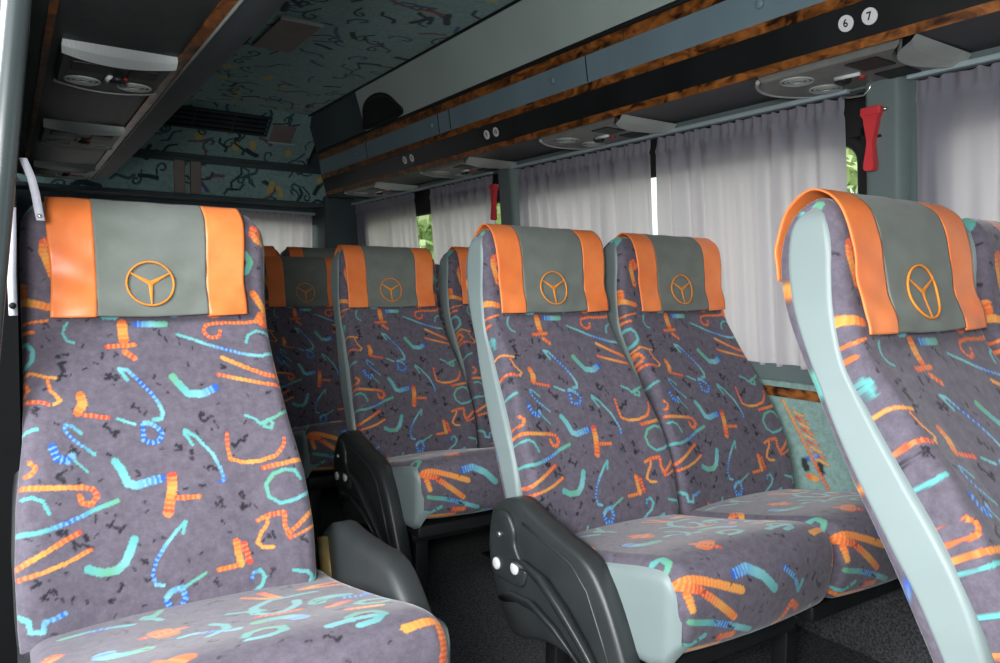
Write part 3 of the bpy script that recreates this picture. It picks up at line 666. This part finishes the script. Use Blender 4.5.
mb = MB(); mb.tube([(-.02, 4.735, 1.832), (1.74, 4.735, 1.832)], .013, 10); mb.box((-.02, 4.735, 1.795), (1.74, 4.752, 1.830)); st(mb.build('trim_9', M['walldark']))
st(MB().box((-.02, 4.72, 1.585), (1.76, 4.90, 1.61), .006).build('trim_10', M['walldark']))
for k, x in enumerate((.835, .925)): st(MB().box((x, 4.722, 1.61), (x+.058, 4.752, 1.80), .004).build('trim_%d' % (11+k), M['brownpanel']))
# slotted vent on the rear roof slope
v0 = Vector((0, 4.38, 2.08)); dv = Vector((0, .36, -.245)).normalized(); nv = Vector((0, -dv.z, dv.y))*-1
vent = empty('roof_vent', (0, 0, 0), 'long dark slotted air vent on the patterned slope at the rear of the roof', 'air vent')
def on_slope(x, s, h): p = v0+dv*s; return (x, p.y-h*.56, p.z-h*.83)
mb = MB(); mb.grid([[on_slope(.70, s, .004), on_slope(1.30, s, .004)] for s in (.05, .20)]); mb.build('backing', M['rubber'], vent)
for s in (.055, .090, .125, .160, .195): mb = MB(); mb.tube([on_slope(.69, s, .014), on_slope(1.31, s, .014)], .0075, 8); mb.build('louvre', M['walldark'], vent, True)
for x in (.69, .90, 1.11, 1.31): mb = MB(); mb.tube([on_slope(x, .05, .012), on_slope(x, .20, .012)], .007, 8); mb.build('divider', M['walldark'], vent, True)
# small locker front in the roof corner
mb = MB(); mb.grid([[on_slope(1.335, s, .010), on_slope(1.47, s, .010)] for s in (.10, .24)]); o = mb.build('locker_panel', M['brownpanel']); tag(o, 'small reddish brown panel beside the roof vent in the rear corner', 'panel')
mb = MB(); mb.tube([on_slope(1.335, .245, .012), on_slope(1.50, .245, .012)], .006, 8); mb.build('locker_edge', M['rail'], o)
# roof
P = np.array([[(x, y, 2.08) for x in np.linspace(.2, 1.525, 300)] for y in np.linspace(1.0, 4.38, 640)]); me = np_grid('ceiling', P, flip=True)
paint(me, P[..., :2].reshape(-1, 2), roofstrokes(random.Random(3), 300, 1520, 1000, 4380, 360), 4)
st(link('ceiling', me, M['roofcloth']))
st(MB().box((-.3, -1.4, 2.085), (2.1, 5.0, 2.14)).build('ceiling_shell', M['walldark']))
hatch = empty('roof_panel', (.97, 3.05, 2.08), 'brown-grey rectangular panel with a pale lip on the patterned roof cloth', 'roof panel')
MB().box((-.085, -.19, -.010), (.075, .20, 0), .003).build('cover_plate', M['brownpanel'], hatch)
MB().box((-.088, -.205, -.012), (.078, -.19, 0), .002).build('lip', M['lensgrey'], hatch)
# left side: rear of the doorway and the wall beyond
st(MB().prism([(-.10, 0), (-.02, 0), (-.02, 1.64), (-.10, 1.64)], 'y', 1.66, 5.0).build('wall_left', M['walldark']))
# the door pillar
mb = MB(); mb.prism([(-.10, 0), (.010, 0), (.016, .6), (.018, 1.0), (.020, 1.25), (.030, 1.62), (-.10, 1.62)], 'y', 1.58, 1.70); st(mb.build('trim_13', M['seal']))
# ------------------------------------------------------------------ luggage rack over the windows
Y0, Y1 = .15, 4.45
rack = empty('luggage_rack', (0, 0, 0), 'long overhead luggage rack above the curtains with burl wood strips', 'luggage rack')
MB().prism([(1.66, 1.634), (1.96, 1.640), (1.96, 2.05), (1.70, 1.90), (1.625, 1.86), (1.63, 1.74)], 'y', Y0, Y1).build('rack_body', M['under'], rack)
MB().prism([(1.6495, 1.646), (1.6620, 1.646), (1.6320, 1.726), (1.6215, 1.726)], 'y', Y0, Y1).build('black_fascia', M['rackblack'], rack)
MB().prism([(1.651, 1.627), (1.665, 1.632), (1.660, 1.649), (1.646, 1.648)], 'y', Y0, Y1).build('wood_strip', M['wood'], rack)
MB().prism([(1.6195, 1.722), (1.635, 1.722), (1.631, 1.749), (1.6155, 1.748)], 'y', Y0, Y1).build('wood_strip', M['wood'], rack)
MB().prism([(1.6185, 1.745), (1.634, 1.745), (1.620, 1.840), (1.6035, 1.840)], 'y', Y0, Y1).build('locker_fascia', M['bluegrey'], rack)
MB().prism([(1.600, 1.834), (1.620, 1.834), (1.612, 1.868), (1.592, 1.866)], 'y', Y0, Y1).build('wood_strip', M['wood'], rack)
mb = MB(); mb.tube([(1.592, Y0, 1.874), (1.592, Y1, 1.874)], .0095, 10); mb.build('edge_roll', M['rubber'], rack, True)
mb = MB(); mb.prism([(1.652, 1.622), (1.67, 1.622), (1.67, 1.640), (1.652, 1.632)], 'y', Y1, Y1+.02); mb.prism([(1.60, 1.85), (1.96, 1.86), (1.96, 1.63), (1.66, 1.625)], 'y', Y1, Y1+.025); mb.build('end_cap', M['walldark'], rack)
for y in (1.27, 2.13, 3.02, 3.9): 
    mb = MB(); mb.disc((1.612, y, 1.795), (-1, 0, -.15), .012, .010, 16); mb.build('latch', M['bluegrey'], rack, True)
for y in (1.06, 1.95, 2.86, 2.96, 3.75): 
    mb = MB(); mb.tube([(1.6165, y, 1.752), (1.6035, y, 1.834)], .0022, 6); mb.build('seam', M['frame'], rack)
def sticker(y, txt):
    c = Vector((1.6335, y, 1.688)); nrm = Vector((-.08, 0, -.03)).normalized(); up = Vector((-.028, 0, .080)).normalized()
    nrm = Vector((-up.z, 0, up.x)); rt = Vector((0, -1, 0))
    mb = MB(); mb.disc(c-nrm*.001, nrm, .0185, .0025, 26, .04); d = mb.build('number_disc', M['white'], rack)
    cu = bpy.data.curves.new('t', 'FONT'); cu.body = txt; cu.size = .024; cu.align_x = 'CENTER'; cu.align_y = 'CENTER'; cu.offset = .0006
    t = bpy.data.objects.new('t', cu); COL.objects.link(t)
    bpy.context.view_layer.update()
    me = bpy.data.meshes.new_from_object(t.evaluated_get(bpy.context.evaluated_depsgraph_get()))
    bpy.data.objects.remove(t)
    for q in me.vertices: p = c+nrm*.0021+rt*q.co.x+up*q.co.y; q.co = p
    me.materials.clear(); link('numeral', me, M['ink'], d, False)
for ya, yb, a, b in ((1.048, .991, '6', '7'), (2.598, 2.531, '9', '10'), (3.343, 3.268, '12', '13')): sticker(ya, a); sticker(yb, b)
# grey roof side above the rack, shade inside its arched opening laid on as a black plate
st(MB().prism([(1.588, 1.87), (1.62, 1.87), (1.56, 2.085), (1.522, 2.085)], 'y', Y0, 3.70).build('trim_14', M['panelgrey']))
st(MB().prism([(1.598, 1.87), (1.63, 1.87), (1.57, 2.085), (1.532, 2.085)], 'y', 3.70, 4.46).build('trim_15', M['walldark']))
mb = MB(); mb.tube([(1.522, .2, 2.078), (1.522, 4.40, 2.078)], .007, 8); st(mb.build('trim_16', M['rubber']))
arch = [(3.69, 1.885), (3.69, 1.93), (3.655, 1.985), (3.58, 2.015), (3.47, 2.020), (3.37, 2.0), (3.30, 1.955), (3.265, 1.885)]
L = closed_spline(arch, 60); mb = MB()
def onp(y, z, h): return (1.588-(z-1.87)*.307-h, y, z)
mb.grid([[onp(y, z, .001) for y, z in L], [onp(y, z, .006) for y, z in L], [onp(y, z, .006) for y, z in inset_loop(L, .012)], [onp(y, z, .002) for y, z in inset_loop(L, .018)]], close=True)
mb.f.append(tuple(range(180, 240)))
tag(mb.build('arch_plate', M['rubber']), 'black plate standing for the dark arched recess at the rear end of the grey roof side panel', 'recess')
# left rack above the camera side
lr = empty('luggage_rack', (0, 0, 0), 'dark overhead rack along the left roof side with a reddish wood strip', 'luggage rack')
MB().prism([(.03, 1.622), (.362, 1.622), (.362, 1.66), (.03, 1.66)], 'y', .4, 4.5).build('underside', M['consoleshade'], lr)
MB().prism([(.362, 1.617), (.388, 1.619), (.392, 1.65), (.362, 1.65)], 'y', .4, 4.5).build('wood_strip', M['wood'], lr)
MB().prism([(.085, 1.618), (.100, 1.618), (.100, 1.63), (.085, 1.63)], 'y', .4, 4.5).build('wood_strip', M['wood'], lr)
autosmooth(MB().prism([(.388, 1.619), (.43, 1.622), (.475, 1.640), (.508, 1.670), (.526, 1.72), (.532, 1.80), (.515, 1.90), (.46, 2.0), (.38, 2.075), (-.02, 2.08), (-.02, 1.655), (.388, 1.655)], 'y', .4, 4.5).build('rack_body', M['walldark'], lr), 40)
mb = MB(); mb.tube([(.392, .4, 1.618), (.392, 4.5, 1.618)], .0035, 8); mb.build('edge_bead', M['console'], lr, True)
# ------------------------------------------------------------------ lamp and vent consoles under the racks
def console(label, xc, y0, z, hw, ln, body, lens, group):
    root = empty('reading_lamp_console', (xc, y0, z), label, 'reading lamp', group)
    xs = np.linspace(-hw, hw, 25)
    def arc(o_, d): return [(x, o_+d*(1-(x/hw)**2)) for x in xs]
    def slab(near, far, z0, z1, bev=.008):
        mb = MB(); a = list(near)+list(reversed(far)); 
        c = np.mean(a, 0); b_ = [(c[0]+(p[0]-c[0])*.955, c[1]+(p[1]-c[1])*.955) for p in a]; n = len(a)
        mb.grid([[(x, y, z1) for x, y in a], [(x, y, z0+bev) for x, y in a], [(x, y, z0) for x, y in b_]], close=True)
        m2 = len(near)
        for k in range(m2-1): mb.f.append((2*n+k, 2*n+k+1, 2*n+n-2-k, 2*n+n-1-k))
        return mb
    near = [(x, .0) for x in xs]; far = arc(.030, .060)
    mb = MB(); mb.grid([[(x, y, -.002) for x, y in near], [(x, y, -.002-.013) for x, y in arc(.010, .030)], [(x, y, -.026) for x, y in far], [(x, y, 0) for x, y in far]])
    mb.build('lamp_lens', lens, root)
    slab(arc(.036, .060), arc(ln-.06, .06), -.020, 0).build('housing', body, root)
    mb = MB(); mb.tube([(x, y, -.016) for x, y in arc(ln-.058, .06)], .006, 8); mb.build('rim', M['lensgrey'], root, True)
    # dark slot panel beside the lens, two louvre rings, knob, light bar and red button
    for u, v in ((-hw*.78, -.012), (.03, hw*.80)): mb = MB(); mb.box((u, .105, -.0235), (v, .185, -.018), .002); mb.build('dark_slot', M['frame'], root)
    for x, y in ((-hw*.5, ln*.72), (hw*.5, ln*.72)):
        for k, q in enumerate((.040, .028, .016)):
            if k == 0: ring = MB()
            ring.tube([(x+q*math.cos(t), y+q*math.sin(t), -.021) for t in np.linspace(0, 6.2832, 25)], .0035, 6, caps=False)
        ring.build('louvre_ring', M['lensgrey'], root, True)
    mb = MB(); mb.disc((hw*.12, ln*.55, -.018), (0, 0, -1), .020, .014, 18); mb.build('knob', M['frame'], root, True)
    mb = MB(); mb.tube([(-.005, .20, -.022), (-.010, .265, -.022)], .006, 8); mb.build('light_bar', M['lens'], root, True)
    mb = MB(); mb.disc((.028, .215, -.018), (0, 0, -1), .010, .008, 14); mb.build('button', M['redlamp'], root, True)
    return root
GR = 'lamp consoles under the racks'
console('big pale lamp console above the red hammer, nearest under the wood-trimmed rack', 1.795, .905, 1.636, .125, .47, M['console'], M['lensgrey'], GR)
console('second lamp console under the wood-trimmed rack, above the two middle curtains', 1.795, 1.84, 1.636, .125, .50, M['console'], M['lensgrey'], GR)
console('third lamp console under the wood-trimmed rack, above the rear side curtain', 1.795, 2.80, 1.636, .125, .50, M['console'], M['lensgrey'], GR)
console('last lamp console under the wood-trimmed rack, in the dim rear corner', 1.795, 3.76, 1.636, .125, .50, M['console'], M['lensgrey'], GR)
console('largest lamp console of the dark left rack, with a bright white lens', .242, 1.985, 1.624, .122, .40, M['consoleshade'], M['lens'], GR)
console('second lamp console of the dark left rack, just behind the largest one', .242, 2.96, 1.624, .122, .46, M['consoleshade'], M['lens'], GR)
console('last lamp console of the dark left rack, just over the orange headrest cover', .242, 3.98, 1.624, .122, .44, M['consoleshade'], M['lens'], GR)
# ------------------------------------------------------------------ small fittings
def hammer(y, label, s=1.):
    x = wx(1.47)-.062
    root = empty('emergency_hammer', (x, y, 1.468), label, 'emergency hammer', 'red emergency hammers')
    half = [(.040, .098), (.040, .076), (.030, .066), (.024, .040), (.013, .0), (.011, -.012), (.015, -.040), (.021, -.075), (.021, -.088), (.014, -.096)]
    poly = [(a, b) for a, b in half]+[(-a, b) for a, b in reversed(half)]
    root.scale = (1, 1, .84)
    MB().prism([(a*s, b) for a, b in poly], 'x', -.010, .012).build('handle', M['red'], root)
    MB().box((-.014, -.041*s, .074), (.014, .041*s, .100), .004).build('hammer_head', M['red'], root)
    mb = MB(); mb.disc((0, -.040*s, .087), (0, -1, 0), .006, .014, 12, .8); mb.build('steel_tip', M['steel'], root, True)
    MB().box((.010, -.036*s, .004), (.030, .008, .082), .004).build('holder', M['rubber'], root)
hammer(1.135, 'red emergency hammer on the pillar between the two right-hand curtains', .66)
hammer(2.955, 'small red emergency hammer on the slim pillar beside the middle pair of seats', .55)
mb = MB(); mb.tube([(1.905, 1.225, 1.597), (1.90, 1.20, 1.590), (1.90, 1.16, 1.588), (1.90, 1.145, 1.600), (1.90, 1.14, 1.625)], .003, 8)
tag(mb.build('wire_hook', M['steel'], None, True), 'small bent steel wire hook above the red hammer on the pillar', 'hook')
# grab pole at the doorway
def pole_x(z): return .0145+.098*(z-1.35)
pole = empty('grab_pole', (0, .9, 0), 'shiny grey grab pole by the doorway at the left edge', 'grab pole')
mb = MB(); mb.tube([(pole_x(z), 0, z) for z in np.linspace(.0, 1.70, 12)], .0145, 24); mb.build('tube', M['polegrey'], pole, True)
mb = MB(); mb.tube([(pole_x(0), 0, 0), (pole_x(.02), 0, .02)], [.035, .02], 20); mb.build('foot_flange', M['polegrey'], pole, True)
# belt straps by the door pillar
def ribbon(pts, w, t=.002):
    rows = []
    for i, p in enumerate(pts):
        p = Vector(p); rows.append([(p.x-w/2, p.y, p.z), (p.x+w/2, p.y, p.z), (p.x+w/2, p.y+t, p.z), (p.x-w/2, p.y+t, p.z)])
    return MB().grid(rows, close=True)
belt = empty('seat_belt', (.03, 1.64, 1.2), 'pale belt strap hanging beside the orange cover of the left seat', 'seat belt', 'pale belt straps by the doorway')
pts = [(.002, 0, .100), (.008, 0, .085), (.015, 0, .065), (.021, 0, .035), (.025, 0, .005), (.028, 0, -.012)]
ribbon(pts, .014).build('strap', M['strap'], belt, True)
mb = MB(); mb.disc((.0265, 0, -.004), (0, -1, 0), .004, .004, 12); mb.build('rivet', M['steel'], belt, True)
belt = empty('seat_belt', (0.0055, 1.0, 1.09), 'short pale strap with a black button between the pole and the left seat', 'seat belt', 'pale belt straps by the doorway')
ribbon([(.0025, 0, .065), (.002, 0, .03), (.0008, 0, -.01), (.0015, 0, -.055)], .0085).build('strap', M['strap'], belt, True)
mb = MB(); mb.disc((.001, -.001, -.044), (0, -1, 0), .0038, .004, 12); mb.build('button', M['rubber'], belt, True)
# trees outside the windows
def tree(label, c, rad, n, seed, h0=-.6):
    root = empty('tree', (c[0], c[1], h0), label, 'tree', 'green trees outside the windows')
    g = np.random.default_rng(seed)
    p = g.normal(size=(n, 3)); p /= np.linalg.norm(p, axis=1)[:, None]; p *= (g.uniform(.15, 1, n)**.5)[:, None]*np.array(rad)
    p += np.array([0, 0, c[2]-h0]); a = g.normal(size=(n, 3)); a /= np.linalg.norm(a, axis=1)[:, None]
    b = np.cross(a, g.normal(size=(n, 3))); b /= np.linalg.norm(b, axis=1)[:, None]
    s = g.uniform(.05, .10, n)[:, None]
    v = np.stack([p-a*s, p+b*s*.5, p+a*s, p-b*s*.5], 1).reshape(-1, 3)
    me = bpy.data.meshes.new('foliage'); me.from_pydata(v.tolist(), [], [tuple(range(4*i, 4*i+4)) for i in range(n)]); me.update()
    link('foliage', me, M['leaf'], root, False)
    mb = MB(); mb.tube([(0, 0, 0), (.03, .02, (c[2]-h0)*.5), (0, 0, c[2]-h0)], [.10, .08, .05], 10)
    for k in range(5):
        t = k*1.3; mb.tube([(0, 0, (c[2]-h0)*.7), (rad[0]*.5*math.cos(t), rad[1]*.5*math.sin(t), (c[2]-h0)*1.05)], [.04, .015], 6)
    mb.build('trunk', M['bark'], root, True)
tree('bright green tree seen through the gap between the two rear side curtains', (3.6, 6.1, 1.2), (.7, 1.6, 1.7), 7000, 1)
tree('green tree glimpsed at the window edge beside the red hammer', (4.8, 3.0, 1.0), (.8, .45, 1.5), 2400, 2)

# ------------------------------------------------------------------ light: overcast sky, light from the open door, camera flash
w = bpy.data.worlds.new('overcast'); scene.world = w; w.use_nodes = True; nt = w.node_tree
bg = nt.nodes['Background']; tc = nt.nodes.new('ShaderNodeTexCoord'); sp = nt.nodes.new('ShaderNodeSeparateXYZ'); rp = nt.nodes.new('ShaderNodeValToRGB')
rp.color_ramp.elements[0].position = .45; rp.color_ramp.elements[0].color = (.42, .44, .42, 1)
rp.color_ramp.elements[1].position = .62; rp.color_ramp.elements[1].color = (.93, .97, 1, 1)
mp = nt.nodes.new('ShaderNodeMapRange'); mp.inputs['From Min'].default_value = -1
nt.links.new(tc.outputs['Generated'], sp.inputs[0]); nt.links.new(sp.outputs['Z'], mp.inputs['Value']); nt.links.new(mp.outputs[0], rp.inputs['Fac']); nt.links.new(rp.outputs['Color'], bg.inputs['Color'])
bg.inputs['Strength'].default_value = SKY
def area(name, loc, aim, sx, sy, power, color=(1, 1, 1)):
    l = bpy.data.lights.new(name, 'AREA'); l.shape = 'RECTANGLE'; l.size = sx; l.size_y = sy; l.energy = power; l.color = color
    o = bpy.data.objects.new(name, l); COL.objects.link(o); o.location = loc
    o.rotation_euler = (Vector(aim)-Vector(loc)).to_track_quat('-Z', 'Y').to_euler(); return o
area('doorway_daylight', (-.30, -.12, 1.20), (1.0, 1.6, 1.0), .26, .26, KEY, (1, .985, .965))
area('open_door_sky', (-1.25, .45, 1.95), (.35, 1.15, .5), 1.0, .8, DOORSKY, (.94, .97, 1))
area('camera_flash', (.03, -.02, 1.22), (1.0, 1.6, 1.1), .12, .10, FLASH, (1, .99, .98))

# ------------------------------------------------------------------ camera
cam = bpy.data.cameras.new('camera'); cam.sensor_width = 36; cam.lens = 36*753/1000.; cam.clip_start = .02
co = bpy.data.objects.new('camera', cam); COL.objects.link(co); scene.camera = co
f = 753.
def nrm(v): v = np.array(v, float); return v/np.linalg.norm(v)
Dy = nrm([(5-500)/f, -(284-331.5)/f, -1]); Dx = nrm([(1650-500)/f, -(300-331.5)/f, -1]); Dx = nrm(Dx-Dy*Dx.dot(Dy)); Dz = np.cross(Dx, Dy)
m4 = np.eye(4); m4[:3, :3] = np.array([Dx, Dy, Dz]); m4[:3, 3] = (0, 0, 1.07)
co.matrix_world = Matrix(m4.tolist())
scene.view_settings.view_transform = 'Standard'; scene.view_settings.look = 'None'; scene.view_settings.exposure = 0.
